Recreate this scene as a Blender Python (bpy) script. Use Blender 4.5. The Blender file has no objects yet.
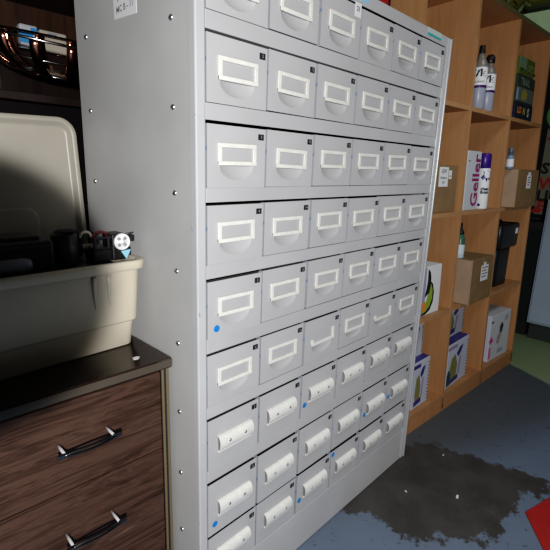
import bpy, bmesh, math, random
from mathutils import Matrix, Vector
random.seed(7)
C = bpy.context.scene.collection
R = math.radians
V = Vector

# ------------------------------------------------------------------ materials
MATS = {}
def mat(name, col, rough=.5, metal=0., noise=None, bump=0., emit=0., spec=.5, coat=0., alpha=1.):
    """plain procedural material; noise=(scale, strength, stretch xyz) mottles the colour"""
    if name in MATS: return MATS[name]
    m = bpy.data.materials.new(name); m.use_nodes = True
    nt = m.node_tree; b = nt.nodes['Principled BSDF']
    b.inputs['Roughness'].default_value = rough; b.inputs['Metallic'].default_value = metal
    b.inputs['Specular IOR Level'].default_value = spec
    b.inputs['Coat Weight'].default_value = coat; b.inputs['Coat Roughness'].default_value = .15
    c = (*col, 1)
    b.inputs['Base Color'].default_value = c
    if noise or bump:
        sc, st, sx = noise if noise else (40, 0, (1, 1, 1))
        tc = nt.nodes.new('ShaderNodeTexCoord'); mp = nt.nodes.new('ShaderNodeMapping')
        mp.inputs['Scale'].default_value = sx
        nt.links.new(tc.outputs['Object'], mp.inputs['Vector'])
        n = nt.nodes.new('ShaderNodeTexNoise'); n.inputs['Scale'].default_value = sc
        n.inputs['Detail'].default_value = 5; n.inputs['Roughness'].default_value = .6
        nt.links.new(mp.outputs[0], n.inputs['Vector'])
        rp = nt.nodes.new('ShaderNodeValToRGB')
        rp.color_ramp.elements[0].position = .3; rp.color_ramp.elements[1].position = .7
        rp.color_ramp.elements[0].color = (*[max(0, x*(1-st)) for x in col], 1)
        rp.color_ramp.elements[1].color = (*[min(1, x*(1+st)) for x in col], 1)
        nt.links.new(n.outputs['Fac'], rp.inputs['Fac']); nt.links.new(rp.outputs[0], b.inputs['Base Color'])
        if bump:
            bp = nt.nodes.new('ShaderNodeBump'); bp.inputs['Strength'].default_value = bump
            bp.inputs['Distance'].default_value = .004
            nt.links.new(n.outputs['Fac'], bp.inputs['Height']); nt.links.new(bp.outputs[0], b.inputs['Normal'])
    if emit:
        b.inputs['Emission Color'].default_value = c; b.inputs['Emission Strength'].default_value = emit
    MATS[name] = m
    return m

def ramp(nt, fac, stops):
    rp = nt.nodes.new('ShaderNodeValToRGB'); cr = rp.color_ramp
    while len(cr.elements) < len(stops): cr.elements.new(.5)
    for e, (p, c) in zip(cr.elements, stops): e.position = p; e.color = (*c, 1)
    nt.links.new(fac, rp.inputs['Fac']); return rp.outputs[0]

def wood(name, stops, scale, stretch, rough, distort=1.5, coat=0., rot=(0, 0, 0)):
    m = bpy.data.materials.new(name); m.use_nodes = True; nt = m.node_tree; b = nt.nodes['Principled BSDF']
    tc = nt.nodes.new('ShaderNodeTexCoord'); mp = nt.nodes.new('ShaderNodeMapping')
    mp.inputs['Scale'].default_value = stretch; mp.inputs['Rotation'].default_value = rot
    nt.links.new(tc.outputs['Object'], mp.inputs['Vector'])
    n = nt.nodes.new('ShaderNodeTexNoise'); n.inputs['Scale'].default_value = scale; n.inputs['Detail'].default_value = 8
    n.inputs['Roughness'].default_value = .65; n.inputs['Distortion'].default_value = distort
    nt.links.new(mp.outputs[0], n.inputs['Vector'])
    nt.links.new(ramp(nt, n.outputs['Fac'], stops), b.inputs['Base Color'])
    b.inputs['Roughness'].default_value = rough; b.inputs['Coat Weight'].default_value = coat; b.inputs['Specular IOR Level'].default_value = .3
    b.inputs['Coat Roughness'].default_value = .2
    MATS[name] = m; return m

def painted_metal(name, col, worn):
    """grey enamel with faint smudges and, where worn > 0, traces of older blue paint"""
    m = bpy.data.materials.new(name); m.use_nodes = True; nt = m.node_tree; b = nt.nodes['Principled BSDF']
    tc = nt.nodes.new('ShaderNodeTexCoord')
    n = nt.nodes.new('ShaderNodeTexNoise'); n.inputs['Scale'].default_value = 6; n.inputs['Detail'].default_value = 6
    nt.links.new(tc.outputs['Object'], n.inputs['Vector'])
    base = ramp(nt, n.outputs['Fac'], [(.3, [c*.93 for c in col]), (.7, [min(1, c*1.05) for c in col])])
    n2 = nt.nodes.new('ShaderNodeTexNoise'); n2.inputs['Scale'].default_value = 45; n2.inputs['Detail'].default_value = 4
    nt.links.new(tc.outputs['Object'], n2.inputs['Vector'])
    mask = ramp(nt, n2.outputs['Fac'], [(.72-worn, (0, 0, 0)), (.76-worn, (1, 1, 1))] if worn else [(.98, (0, 0, 0)), (1, (0, 0, 0))])
    mx = nt.nodes.new('ShaderNodeMix'); mx.data_type = 'RGBA'
    nt.links.new(mask, mx.inputs['Factor']); nt.links.new(base, mx.inputs[6]); mx.inputs[7].default_value = (.20, .28, .44, 1)
    nt.links.new(mx.outputs[2], b.inputs['Base Color'])
    b.inputs['Roughness'].default_value = .42; b.inputs['Specular IOR Level'].default_value = .4
    MATS[name] = m; return m

GREY = painted_metal('grey_enamel', (.51, .505, .51), 0.0)
GREYW = painted_metal('grey_enamel_worn_blue', (.40, .41, .44), .17)
GREYSIDE = painted_metal('grey_enamel_side', (.52, .515, .505), 0.0)
POSTM = painted_metal('grey_enamel_post', (.53, .53, .535), .02)
BRIGHT = mat('bright_edge_metal', (.72, .73, .74), .3, .6)
CREAM = mat('cream_label_holder', (.80, .785, .73), .45, noise=(60, .08, (1, 1, 1)))
ROLL = mat('white_plastic_holder', (.80, .79, .75), .4, noise=(40, .1, (1, 1, 1)))
BLACKTAG = mat('black_number_plate', (.025, .025, .03), .5)
WHITEP = mat('white_print', (.85, .85, .85), .6)
TAGP = mat('dull_white_print', (.40, .40, .40), .6)
BLUEDOT = mat('blue_dot', (.02, .22, .62), .5)
DARK = mat('dark_inside', (.03, .03, .03), .8)
SCREW = mat('zinc_screw', (.55, .56, .58), .3, .9)
INK = mat('black_ink', (.02, .02, .025), .6)
GREYINK = mat('grey_ink', (.22, .22, .25), .7)
WALNUT = wood('walnut_veneer', [(.28, (.016, .009, .007)), (.44, (.050, .027, .019)), (.55, (.092, .052, .038)), (.62, (.052, .029, .021)), (.76, (.21, .135, .10))], 3.6, (1.1, 10, 12), .5, 1.3, rot=(0, R(6), 0))
WALNUTTOP = wood('dark_glossy_top', [(.3, (.018, .011, .008)), (.7, (.04, .025, .019))], 4, (1, 8, 8), .16, .6, coat=.3)
TRIM = mat('brass_brown_trim', (.20, .16, .10), .35, .3)
TOPEDGE = mat('grey_brown_edge', (.085, .07, .055), .3)
CHROME = mat('chrome', (.85, .85, .86), .28, .35)  # handle posts, their lit brightness put into a light grey
CHROMED = mat('chrome_dark_reflection', (.18, .18, .19), .22, 1.)  # same chrome on the bars, dark reflections put into the colour
TOTE = mat('beige_plastic', (.62, .56, .44), .38, noise=(8, .05, (1, 1, 1)))
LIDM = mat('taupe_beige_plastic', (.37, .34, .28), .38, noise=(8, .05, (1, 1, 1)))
BLACKP = mat('black_plastic', (.018, .018, .02), .38)
DGREYP = mat('dark_grey_metal', (.06, .06, .062), .4, .5)
HUTCH = wood('dark_brown_wood', [(.3, (.010, .005, .0045)), (.7, (.026, .013, .010))], 3, (12, 12, 1), .45, .5)
HUTCHB = wood('brown_back_panel', [(.3, (.030, .014, .008)), (.7, (.075, .036, .020))], 4, (14, 14, .8), .5, .5)
BEECH = wood('orange_beech_laminate', [(.3, (.41, .215, .105)), (.5, (.46, .245, .12)), (.7, (.51, .275, .14))], 5, (9, 9, .7), .45, .6)
BEECHE = mat('beech_edge', (.45, .25, .125), .5, noise=(20, .1, (1, 1, 1)))
CARD = mat('brown_cardboard', (.25, .165, .085), .8, noise=(15, .12, (1, 1, 1)))
CARDLIT = mat('cardboard_lit_side', (.42, .29, .20), .8, noise=(15, .1, (1, 1, 1)))  # same cardboard, light on the left faces put into the colour
PAPER = mat('white_paper', (.80, .80, .80), .7)
PAPERG = mat('greyish_white_card', (.60, .62, .64), .6)

# ------------------------------------------------------------------ mesh builder
class MB:
    def __init__(s): s.v = []; s.f = []; s.m = []; s.s = []
    def add(s, vs, fs, m=0, smooth=False, M=None):
        o = len(s.v)
        s.v += [(M @ V(p)) if M else V(p) for p in vs]
        for f in fs: s.f.append([i+o for i in f]); s.m.append(m); s.s.append(smooth)
    def box(s, a, b, m=0, bev=0., M=None, seg=2, smooth=False):
        (x0, y0, z0), (x1, y1, z1) = a, b
        bm = bmesh.new()
        vs = [bm.verts.new(p) for p in [(x0,y0,z0),(x1,y0,z0),(x1,y1,z0),(x0,y1,z0),(x0,y0,z1),(x1,y0,z1),(x1,y1,z1),(x0,y1,z1)]]
        for f in [(0,3,2,1),(4,5,6,7),(0,1,5,4),(1,2,6,5),(2,3,7,6),(3,0,4,7)]: bm.faces.new([vs[i] for i in f])
        if bev: bmesh.ops.bevel(bm, geom=bm.edges[:], offset=bev, segments=seg, affect='EDGES', profile=.5)
        bm.verts.index_update()
        s.add([v.co.copy() for v in bm.verts], [[v.index for v in f.verts] for f in bm.faces], m, smooth or False, M)
        bm.free(); return s
    def lathe(s, prof, c=(0,0,0), m=0, n=32, M=None, smooth=True, capb=True, capt=True):
        """prof: (radius, height) pairs turned round z"""
        vs = []; fs = []
        for r, z in prof:
            for i in range(n):
                a = 2*math.pi*i/n; vs.append((c[0]+r*math.cos(a), c[1]+r*math.sin(a), c[2]+z))
        for j in range(len(prof)-1):
            for i in range(n):
                k = (i+1) % n; fs.append((j*n+i, j*n+k, (j+1)*n+k, (j+1)*n+i))
        s.add(vs, fs, m, smooth, M)
        if capb: s.add(vs[:n], [list(range(n))[::-1]], m, False, M)
        if capt: s.add(vs[-n:], [list(range(n))], m, False, M)
        return s
    def tube(s, pts, r, m=0, n=8, closed=False, M=None):
        pts = [V(p) for p in pts]; N = len(pts); vs = []; fs = []
        up = None
        for i, p in enumerate(pts):
            a = pts[(i-1) % N] if (closed or i > 0) else p; b = pts[(i+1) % N] if (closed or i < N-1) else p
            t = (b-a).normalized()
            if up is None: up = t.orthogonal().normalized()
            up = (up - t*up.dot(t)).normalized(); w = t.cross(up)
            rr = r[i] if isinstance(r, (list, tuple)) else r
            for k in range(n):
                q = 2*math.pi*k/n; vs.append(p+up*math.cos(q)*rr+w*math.sin(q)*rr)
        for i in range(N if closed else N-1):
            j = (i+1) % N
            for k in range(n):
                l = (k+1) % n; fs.append((i*n+k, i*n+l, j*n+l, j*n+k))
        if not closed: fs.append(list(range(n))[::-1]); fs.append([(N-1)*n+k for k in range(n)])
        s.add(vs, fs, m, True, M); return s
    def prism(s, poly, d0, d1, fn, m=0, smooth=False):
        """poly: 2-D outline; fn(u, v, d) gives the point; side faces join d0 and d1"""
        n = len(poly)
        vs = [fn(u, v, d0) for u, v in poly]+[fn(u, v, d1) for u, v in poly]
        s.add(vs, [list(range(n)), list(range(n, 2*n))[::-1]]+[(i, i+n, (i+1) % n+n, (i+1) % n) for i in range(n)], m, smooth); return s
    def sheet(s, rows, m=0, smooth=True):
        nr, nc = len(rows), len(rows[0])
        s.add([p for r in rows for p in r], [(i*nc+j, i*nc+j+1, (i+1)*nc+j+1, (i+1)*nc+j) for i in range(nr-1) for j in range(nc-1)], m, smooth); return s
    def text(s, txt, size, M, m=0, bold=0., sx=1., align='CENTER'):
        cu = bpy.data.curves.new('lettering', 'FONT'); cu.body = txt; cu.size = size; cu.offset = bold
        cu.align_x = align; cu.align_y = 'CENTER'; cu.resolution_u = 2
        o = bpy.data.objects.new('lettering', cu); C.objects.link(o)
        dg = bpy.context.evaluated_depsgraph_get()
        me = bpy.data.meshes.new_from_object(o.evaluated_get(dg))
        s.add([(v.co.x*sx, v.co.y, 0) for v in me.vertices], [list(p.vertices) for p in me.polygons], m, False, M)
        bpy.data.objects.remove(o); bpy.data.curves.remove(cu); bpy.data.meshes.remove(me); return s
    def build(s, name, mats, parent=None, off=(0,0,0), loc=None, fix=True, solid=0.):
        me = bpy.data.meshes.new(name); off = V(off)
        me.from_pydata([tuple(v-off) for v in s.v], [], s.f)
        for m in (mats if isinstance(mats, (list, tuple)) else [mats]): me.materials.append(m)
        for p, mi, sm in zip(me.polygons, s.m, s.s): p.material_index = mi; p.use_smooth = sm
        if fix:
            bm = bmesh.new(); bm.from_mesh(me); bmesh.ops.remove_doubles(bm, verts=bm.verts, dist=1e-6)
            bmesh.ops.recalc_face_normals(bm, faces=bm.faces); bm.to_mesh(me); bm.free()
        o = bpy.data.objects.new(name, me); C.objects.link(o)
        if parent: o.parent = parent
        if loc is not None: o.location = loc
        if solid:
            md = o.modifiers.new('thickness', 'SOLIDIFY'); md.thickness = solid; md.offset = 0
        return o

def frameM(o, right, up):
    r = V(right).normalized(); u = V(up).normalized(); n = r.cross(u)
    M = Matrix.Identity(4)
    for i in range(3): M[i][0] = r[i]; M[i][1] = u[i]; M[i][2] = n[i]; M[i][3] = o[i]
    return M
def tag(o, label, cat, group=None):
    o['label'] = label; o['category'] = cat
    if group: o['group'] = group
    return o
def thing(name, label, cat, loc=(0,0,0), rot=None, group=None):
    o = bpy.data.objects.new(name, None); C.objects.link(o); o.empty_display_size = .05
    M = Matrix.Translation(V(loc))
    if rot is not None: M = M @ rot
    o.matrix_world = M
    return tag(o, label, cat, group)
def struct(o): o['kind'] = 'structure'; return o

# reference frames recovered from the photograph: bookcase and chest stand slightly askew
BM = Matrix(((0.99821,0.05965,0.00428,0),(-0.05976,0.99755,0.03649,0),(-0.0021,-0.03668,0.99932,0),(0,0,0,1)))
BO = V((1.18, .06102, 0))
CM = Matrix.Rotation(R(-2.3), 4, 'Z')
CO = V((-.031, .1006, 0))
def Bp(x, y, z): return BO + (BM @ V((x, y, z)))
def Cp(x, y, z): return CO + (CM @ V((x, y, z)))

# ================================================================== the steel drawer cabinet
TOPS = [1.5882, 1.4278, 1.2663, 1.1059, .9445, .7739, .6121, .4405, .2814]
BOTS = [1.462, 1.2998, 1.1371, .9765, .8096, .6418, .4741, .2864, .1443]
COLX = [0, .1620, .3315, .4990, .6660, .8325, 1.0]
XL, XR, DEP, ZT = -.0249, 1.0386, .505, 1.620
off = V((.507, .25, 0))
cab = thing('drawer_cabinet', 'tall grey steel parts cabinet with nine rows of small numbered drawers', 'cabinet', off)

def P(name, mb, m, **k): return mb.build(name, m, cab, off, **k)
# side panels fold round into the front posts
for nm, x0, x1, px0, px1 in (('left', XL, XL+.003, XL, -.0015), ('right', XR-.003, XR, 1.0015+.006, XR)):
    P('side_panel', MB().box((x0, .004, .0), (x1, DEP, ZT-.004), 0), GREYSIDE)
P('front_post', MB().box((XL-.0004, -.001, 0), (-.0015, .022, ZT), 0, .003), POSTM)
rp = MB().box((1.012, -.001, 0), (XR+.0004, .022, ZT), 0, .003)
P('front_post', rp, POSTM)
eb = MB().box((1.0022, -.003, .012), (1.0062, .02, ZT-.03), 0, .001).box((XR-.007, -.0045, .0), (XR+.0006, .002, ZT), 0, .0015)
o = P('post_edge', eb, BRIGHT); o['label'] = 'bright bare metal edge strip'
P('top_panel', MB().box((-.001, -.001, TOPS[0]+.0005), (1.0115, .004, ZT), 0, .002).box((XL, .0, ZT-.006), (XR, DEP, ZT-.001)), GREY)
P('back_panel', MB().box((XL+.003, DEP-.003, 0), (XR-.003, DEP, ZT-.006)), GREYSIDE)
P('base_panel', MB().box((-.001, .0, .003), (1.011, .02, BOTS[8]-.003), 0, .0015), GREY)
for i in range(8):
    z0, z1 = TOPS[i+1]+.0, BOTS[i]
    if z1-z0 < .012: z1 = z0+.004; y0 = .006
    else: y0 = 0.
    P('rail', MB().box((-.001, y0, z0+.0006), (1.0015, .02, z1-.001), 0, .001), GREY)
P('inner_shade_sheet', MB().box((-.001, .30, .13), (1.002, .303, ZT-.01)), DARK)  # added dark sheet behind the drawers, interior shade put into its colour
# screw heads down the left side, two columns
for y, zs in ((.0745, [1.4533, 1.2914, 1.1219, .9539, .7852, .6116, .4454, .2778, .11]), (.449, [1.477, 1.3048, 1.1292, .95, .78, .61])):
    for z in zs:
        M = frameM((XL, y, z), (0, -1, 0), (0, 0, 1))
        P('screw', MB().lathe([(.0062, 0), (.0058, .002), (.004, .0035), (.0015, .0038)], m=0, n=14, M=M, capb=False).box((-.004,-.0006,.0036),(.004,.0006,.0041),1,M=M), [SCREW, DARK])
# paper label on the side
sl = MB().add([(XL-.0008, .301, 1.57), (XL-.0008, .299, 1.4885), (XL-.0008, .2015, 1.4845), (XL-.0008, .2015, 1.57)], [(0, 1, 2, 3)], 0)
sl = MB(); sl.prism([(.301, 1.57), (.299, 1.4885), (.2015, 1.4845), (.2015, 1.57)], 0, .0008, lambda u, v, d: V((XL-d, u, v)), 0)
sl.text('P', .024, frameM((XL-.0013, .275, 1.528), (0, -1, .03), (0, 0, 1)), 1, .0006)
sl.text('MC B - 11', .018, frameM((XL-.0013, .25, 1.5055), (0, -1, .03), (0, 0, 1)), 1, .0004)
o = P('paper_label', sl, [PAPER, GREYINK]); o['label'] = 'white paper label with faint handwriting'
# tape on the top rail
o = P('tape', MB().box((.487, -.0018, 1.596), (.523, -.0005, 1.6185)), mat('pale_blue_tape', (.35, .58, .75), .5)); o['label'] = 'pale blue tape'
o = P('tape', MB().box((.862, -.0018, 1.605), (.955, -.0005, 1.6195)).box((.862, -.002, 1.598), (.955, -.0007, 1.6045), 1), [mat('pale_green_tape', (.52, .62, .58), .5), mat('teal_tape', (.05, .42, .40), .5)]); o['label'] = 'pale label with a teal lower stripe'

def drawer_mesh(w, h, rowi):
    b = MB(); a, rb, D = .046, .030, .0075
    cx = w*.49; z0 = h-.0785
    scoop = rowi < 6
    if scoop:
        xs = sorted(set([0, w]+[cx+a*math.sin(math.pi/2*t/11) for t in range(-11, 12)]+[cx-a-.002, cx+a+.002, w*.05, w*.95]))
        zs = [0, (z0-rb)*.5]+[z0-rb*math.cos(math.pi/2*t/12) for t in range(0, 13)]+[z0+.0004, h]
    else: xs = [0, w]; zs = [0, h]
    rows = []
    for z in zs:
        row = []
        for x in xs:
            y = 0.
            if scoop and z <= z0+1e-6:
                q = ((x-cx)/a)**2+((z0-z)/rb)**2
                if q < 1: y = D*(1-q)**.8
            row.append(V((x, y, z)))
        rows.append(row)
    b.sheet(rows, 0, False)
    # smooth only the scoop
    for i, f in enumerate(b.f):
        ys = [b.v[j].y for j in f]
        b.s[i] = max(ys) > 1e-5 and not (max(b.v[j].z for j in f) > z0+.0002)
    # returns and box body behind
    e = .012
    for p, q, e, k in (((0,0,0),(w,0,0),e,1), ((w,0,0),(w,0,h),e,1), ((w,0,h),(0,0,h),.0014,0), ((0,0,h),(0,0,0),e,1)):
        p, q = V(p), V(q); b.add([p, q, q+V((0,e,0)), p+V((0,e,0))], [(0,1,2,3)], k)
    b.add([(.0, .0145, .0), (w, .0145, .0), (w, .0145, h), (0, .0145, h)], [(0,1,2,3)], 2)
    b.box((.003, .015, .004), (w-.003, .285, h-.02), 2)  # black body: shade inside the drawer gaps put into its colour
    return b
DW = .1606
rnd = random.Random(3)
for r in range(9):
    top = TOPS[r]; h = TOPS[r]-BOTS[r]-.0050
    if r == 7: h -= .001
    if r == 8: h += .0012
    dm = drawer_mesh(DW, h, r)
    first = dm.build('drawer', [GREY, GREYW, DARK], cab, fix=False); bpy.context.view_layer.update()
    mesh = first.data
    # label holder / curled holder made once per row, copied along the row
    holders = {}
    def holder(kind):
        if kind in holders: return holders[kind]
        m = MB(); cx = DW*.5
        if kind in ('full', 'broken'):
            x0, x1, zt, zb_ = cx-.0525, cx+.0525, h-.036, h-.080
            t = .0085; tx = .0095
            if kind == 'full':
                m.box((x0, -.0035, zt-t), (x1, .0, zt), 0, .0008)
                m.box((x0, -.0035, zb_), (x0+tx, 0, zt-t*.9), 0, .0008)
            else:
                m.box((x0, -.0035, zb_), (x0+tx, 0, zb_+.019), 0, .0008)
            m.box((x0, -.0042, zb_), (x1, .0, zb_+t), 0, .0008)
            m.box((x1-tx, -.0035, zb_), (x1, 0, zt-t*.9), 0, .0008)
            ob = m.build('label_holder', CREAM, first)
        else:
            x0, x1 = cx-.053, cx+.054; zc = h*.50; rz = .0205; n = 12; rows = []
            for k in range(n+1):
                a = math.pi*(.5-k/n*.93); y = -.0135*max(0, math.cos(a))**.8-.0006; z = zc+rz*math.sin(a)
                rows.append([V((x0, y, z)), V((cx, y, z)), V((x1, y, z))])
            m.sheet(rows, 0, True)
            inn = [[p+V((0, .0018, 0)) for p in rw] for rw in rows]; m.sheet(inn, 0, True)
            for e in (0, 2):
                m.add([p[e] for p in rows]+[p[e] for p in inn[::-1]], [list(range(2*n+2))], 0)
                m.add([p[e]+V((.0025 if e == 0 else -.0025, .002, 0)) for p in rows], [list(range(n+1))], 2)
            m.box((x0, -.0058, zc-rz-.0035), (x1, -.001, zc-rz+.002), 0, .0008)
            for sx in (-.024, .026):
                M = frameM((cx+sx, -.0138, zc+.003), (1, 0, 0), (0, 0, 1))
                m.lathe([(.0038, 0), (.0036, .0012), (.0018, .0016)], n=10, m=1, M=M, capb=False)
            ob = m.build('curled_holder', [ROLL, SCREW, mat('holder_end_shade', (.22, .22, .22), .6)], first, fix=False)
        holders[kind] = ob; return ob
    for c in range(6):
        d = first if c == 0 else first.copy()
        if c: C.objects.link(d); d.parent = cab
        gap = COLX[c+1]-COLX[c]
        sag = rnd.uniform(-.0012, .0012)
        if r == 7 and c < 2: sag = -.0022 if c else -.0030
        if r in (1, 2, 4, 6) and c == 0: sag -= .001
        d.location = V((COLX[c]+(gap-DW)/2, rnd.uniform(-.0012, .0012), BOTS[r]+.0006+sag))-off
        d.rotation_euler = (0, R(rnd.uniform(-.25, .35)), R(rnd.uniform(-.3, .3)))
        kind = 'curled' if r > 5 else ('broken' if (r == 5 and c in (2, 4)) else 'full')
        new = kind not in holders
        hsrc = holder(kind)
        if new and c == 0: hd = hsrc
        elif new: hd = hsrc; hd.parent = d
        else: hd = hsrc.copy(); C.objects.link(hd); hd.parent = d
        hd.rotation_euler = (0, R(rnd.uniform(-1.2, 1.2)), 0)
        hd.location = (rnd.uniform(-.002, .002), 0, rnd.uniform(-.0015, .0015))
        if kind == 'broken': hd['label'] = 'label holder with its top strip broken off'
        num = c*10+r+1
        x1, z1 = DW-.0065, h-.011
        if num == 21:
            nt_ = MB().box((x1-.023, -.0015, z1-.016), (x1+.004, -.0004, z1+.017))
            nt_.text('21', .015, frameM((x1-.0095, -.0021, z1+.003), (1, 0, 0), (0, 0, 1)), 1, .0004)
            o = nt_.build('number_tag', [PAPER, INK], d); o['label'] = 'white paper tag numbered 21'
        else:
            nt_ = MB().box((x1-.0165, -.0015, z1-.0125), (x1, 0, z1), 0, .0005)
            nt_.text(str(num), .0092, frameM((x1-.00825, -.0021, z1-.0063), (1, 0, 0), (0, 0, 1)), 1, 0)
            nt_.build('number_tag', [BLACKTAG, TAGP], d)
        for (rr, cc, fx, fz) in ((4, 0, .155, .16), (6, 2, .09, .28), (7, 0, .13, .19), (8, 2, .08, .31), (7, 4, .10, .36), (7, 5, .07, .42), (8, 3, .06, .91)):
            if rr == r and cc == c:
                s_ = MB().lathe([(.0082, 0), (.0080, .0008)], n=20, M=frameM((fx*DW, -.0002, fz*h), (1, 0, 0), (0, 0, 1)), capb=False)
                o = s_.build('dot_sticker', BLUEDOT, d); o['label'] = 'round blue dot sticker'

# a black and red thing lying on the cabinet top
t = MB(); t.box((.575, .015, 1.6195), (.665, .20, 1.665), 0, .012).box((.60, .0135, 1.628), (.645, .10, 1.668), 1, .004)
tag(t.build('tool_case', [BLACKP, mat('dark_red', (.35, .03, .02), .4)]), 'small black case with red top lying on the grey steel cabinet', 'case')

# ================================================================== chest of drawers
chest = thing('chest_of_drawers', 'dark walnut veneer chest of drawers with chrome handles beside the steel cabinet', 'chest of drawers', CO, CM)
def K(name, mb, m, **k):
    for v in mb.v:                       # the right end runs flush along the steel cabinet
        if v.x > -.1 and v.y > 0: v.x -= v.y*.0402
    return mb.build(name, m, chest, **k)
CW = .86
K('worktop', MB().box((-CW-.01, -.012, .7235), (-.002, .465, .7484), 0, .003).box((-CW-.011, -.0135, .7275), (-.002, -.0115, .745), 1, .0008), [WALNUTTOP, TOPEDGE])
K('carcass', MB().box((-CW, .02, .04), (-.022, .455, .722), 0).box((-CW, .42, .04), (-.004, .455, .722), 0), HUTCH)
K('side_panel', MB().box((-.022, .004, .0), (-.004, .455, .7225), 0).box((-.0225, .001, .0), (-.0035, .006, .7225), 1, .001).box((-.0165, -.0005, .0), (-.0125, .002, .7225), 2), [HUTCH, TRIM, INK])
K('side_panel', MB().box((-CW, .004, .0), (-CW+.018, .455, .7225), 0), HUTCH)
K('plinth', MB().box((-CW+.018, .03, .0), (-.022, .05, .05)), HUTCH)
K('gap_shade_rail', MB().box((-CW+.018, .010, .714), (-.022, .03, .7235)), INK)  # rail under the worktop, shade of the gap put into its black
for zt, zb_, hz in ((.7125, .513, .628), (.5095, .278, .4125), (.275, .055, .18)):
    dr = K('drawer', MB().box((-CW+.02, .004, zb_), (-.0245, .024, zt), 0, .0015).box((-CW+.03, .024, zb_+.02), (-.06, .40, zt-.03), 1), [WALNUT, HUTCH])
    # front edge highlight strip on the lower lip
    for hx in (-.208, -.655):
        hm = MB()
        for sx in (-.049, .049):
            hm.tube([(hx+sx, .006, hz), (hx+sx, -.042, hz)], .0030, 0, 10)
        pts = [(hx+x, -.043-.004*math.cos(x/.06*math.pi/2), hz-.0005) for x in [-.062+.0155*i for i in range(9)]]
        for dz in (-.0042, .0042):
            hm.tube([(p[0], p[1], p[2]+dz*math.sin(math.pi*(i+.0)/8)) for i, p in enumerate(pts)], .0024, 1, 8)
        hm.box((hx-.064, -.046, hz-.0045), (hx-.046, -.0405, hz+.0045), 1, .0015).box((hx+.046, -.046, hz-.0045), (hx+.064, -.0405, hz+.0045), 1, .0015)
        hm.build('handle', [CHROME, CHROMED], dr, fix=False)['label'] = 'chrome bar handle'
sc_ = MB().prism([(-.076, .029), (-.066, .026), (-.058, .034), (-.062, .041), (-.073, .040)], .7487, .7495, lambda u, v, d: Cp(u, v, d), 0)
tag(sc_.build('paper_scrap', PAPER), 'tiny white paper scrap on the front corner of the walnut chest', 'scrap')

# ================================================================== beige tote
TM = Matrix.Translation(Cp(-.0325, .116, .7486)) @ Matrix.Rotation(R(-2.3+3.2), 4, 'Z')
TL, TD, TH = .62, .215, .214
def rr(x0, x1, y0, y1, r, n=8):
    o = []
    for cx, cy, a0 in ((x1-r, y0+r, -90), (x1-r, y1-r, 0), (x0+r, y1-r, 90), (x0+r, y0+r, 180)):
        for i in range(n+1):
            a = R(a0+90*i/n); o.append((cx+r*math.cos(a), cy+r*math.sin(a)))
    return o
def ring_stack(b, levels, m=0, cap0=True):
    """levels: (outgrow, z); a rounded-rectangle hull"""
    n = None
    base = []
    for g, z in levels:
        pts = rr(-TL-g, 0+g, 0-g, TD+g, .017+g*.5); n = len(pts); base += [(x, y, z) for x, y in pts]
    fs = []
    for j in range(len(levels)-1):
        for i in range(n): fs.append((j*n+i, j*n+(i+1) % n, (j+1)*n+(i+1) % n, (j+1)*n+i))
    b.add(base, fs, m, True)
    if cap0: b.add(base[:n], [list(range(n))[::-1]], m)
tote = thing('storage_tote', 'open beige plastic storage tote standing on the walnut chest', 'storage box', TM.to_translation(), TM.to_3x3().to_4x4())
b = MB()
ring_stack(b, [(-.006, 0), (0, .004), (.006, .062), (.0065, .064), (.0125, .066), (.0135, .070), (.021, .193), (.021, .1945)])
ring_stack(b, [(.017, .1945), (.012, .16), (.002, .066), (-.006, .05), (-.011, .006)][::1], 0, False)
pts = rr(-TL+.009, -.009, .009, TD-.009, .014); b.add([(x, y, .006) for x, y in pts], [list(range(len(pts)))], 0)
b.build('tub', TOTE, tote)
rim = MB(); ring_stack(rim, [(.016, .205), (.0165, .2125), (.019, .214), (.029, .214), (.0315, .2125), (.032, .205), (.0315, .195), (.0305, .1935), (.021, .1935), (.016, .1945), (.016, .205)], 0, False)
rim.build('rim', TOTE, tote)
for x in (-.064, -.098):
    rb_ = MB().tube([(x, -.0195, .188), (x, -.0185, .17), (x+.001, -.0165, .14), (x+.002, -.0145, .108)], [.006, .0055, .004, .001], 0, 10)
    rb_.build('rib', TOTE, tote)

# its lid stands on end behind it
LM = Matrix.Translation(Cp(-.014, .402, .7530)) @ Matrix.Rotation(R(-2.3), 4, 'Z') @ Matrix.Rotation(R(-3.0), 4, 'X') @ Matrix.Rotation(R(-1.2), 4, 'Y')
lid = thing('tote_lid', 'beige plastic tote lid standing upright behind the tote', 'lid', LM.to_translation(), LM.to_3x3().to_4x4())
LW, LH = .37, .537
b = MB()
def lring(g, y, r=.045): return [(x, y, z) for x, z in rr(-LW+g, -g, g, LH-g, max(.008, r-g))]
lv = [lring(0, .0), lring(0, -.014), lring(.002, -.017), lring(.010, -.018), lring(.014, -.016), lring(.020, -.006), lring(.026, -.004)]
n = len(lv[0]); b.add([p for L in lv for p in L], [(j*n+i, j*n+(i+1) % n, (j+1)*n+(i+1) % n, (j+1)*n+i) for j in range(len(lv)-1) for i in range(n)], 0, True)
b.add(lv[-1], [list(range(n))], 0); b.add(lv[0], [list(range(n))[::-1]], 0)
b.build('lid_shell', LIDM, lid)
b = MB(); lp = [[(x, y, z) for x, z in rr(-LW+g, -.115-g+.03, .02+g, .34-g, .03)] for g, y in ((.03, -.0035), (.033, -.009), (.036, -.010))]
n = len(lp[0]); b.add([p for L in lp for p in L], [(j*n+i, j*n+(i+1) % n, (j+1)*n+(i+1) % n, (j+1)*n+i) for j in range(2) for i in range(n)], 0, True); b.add(lp[-1], [list(range(n))], 0)
b.build('raised_panel', LIDM, lid)

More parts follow.
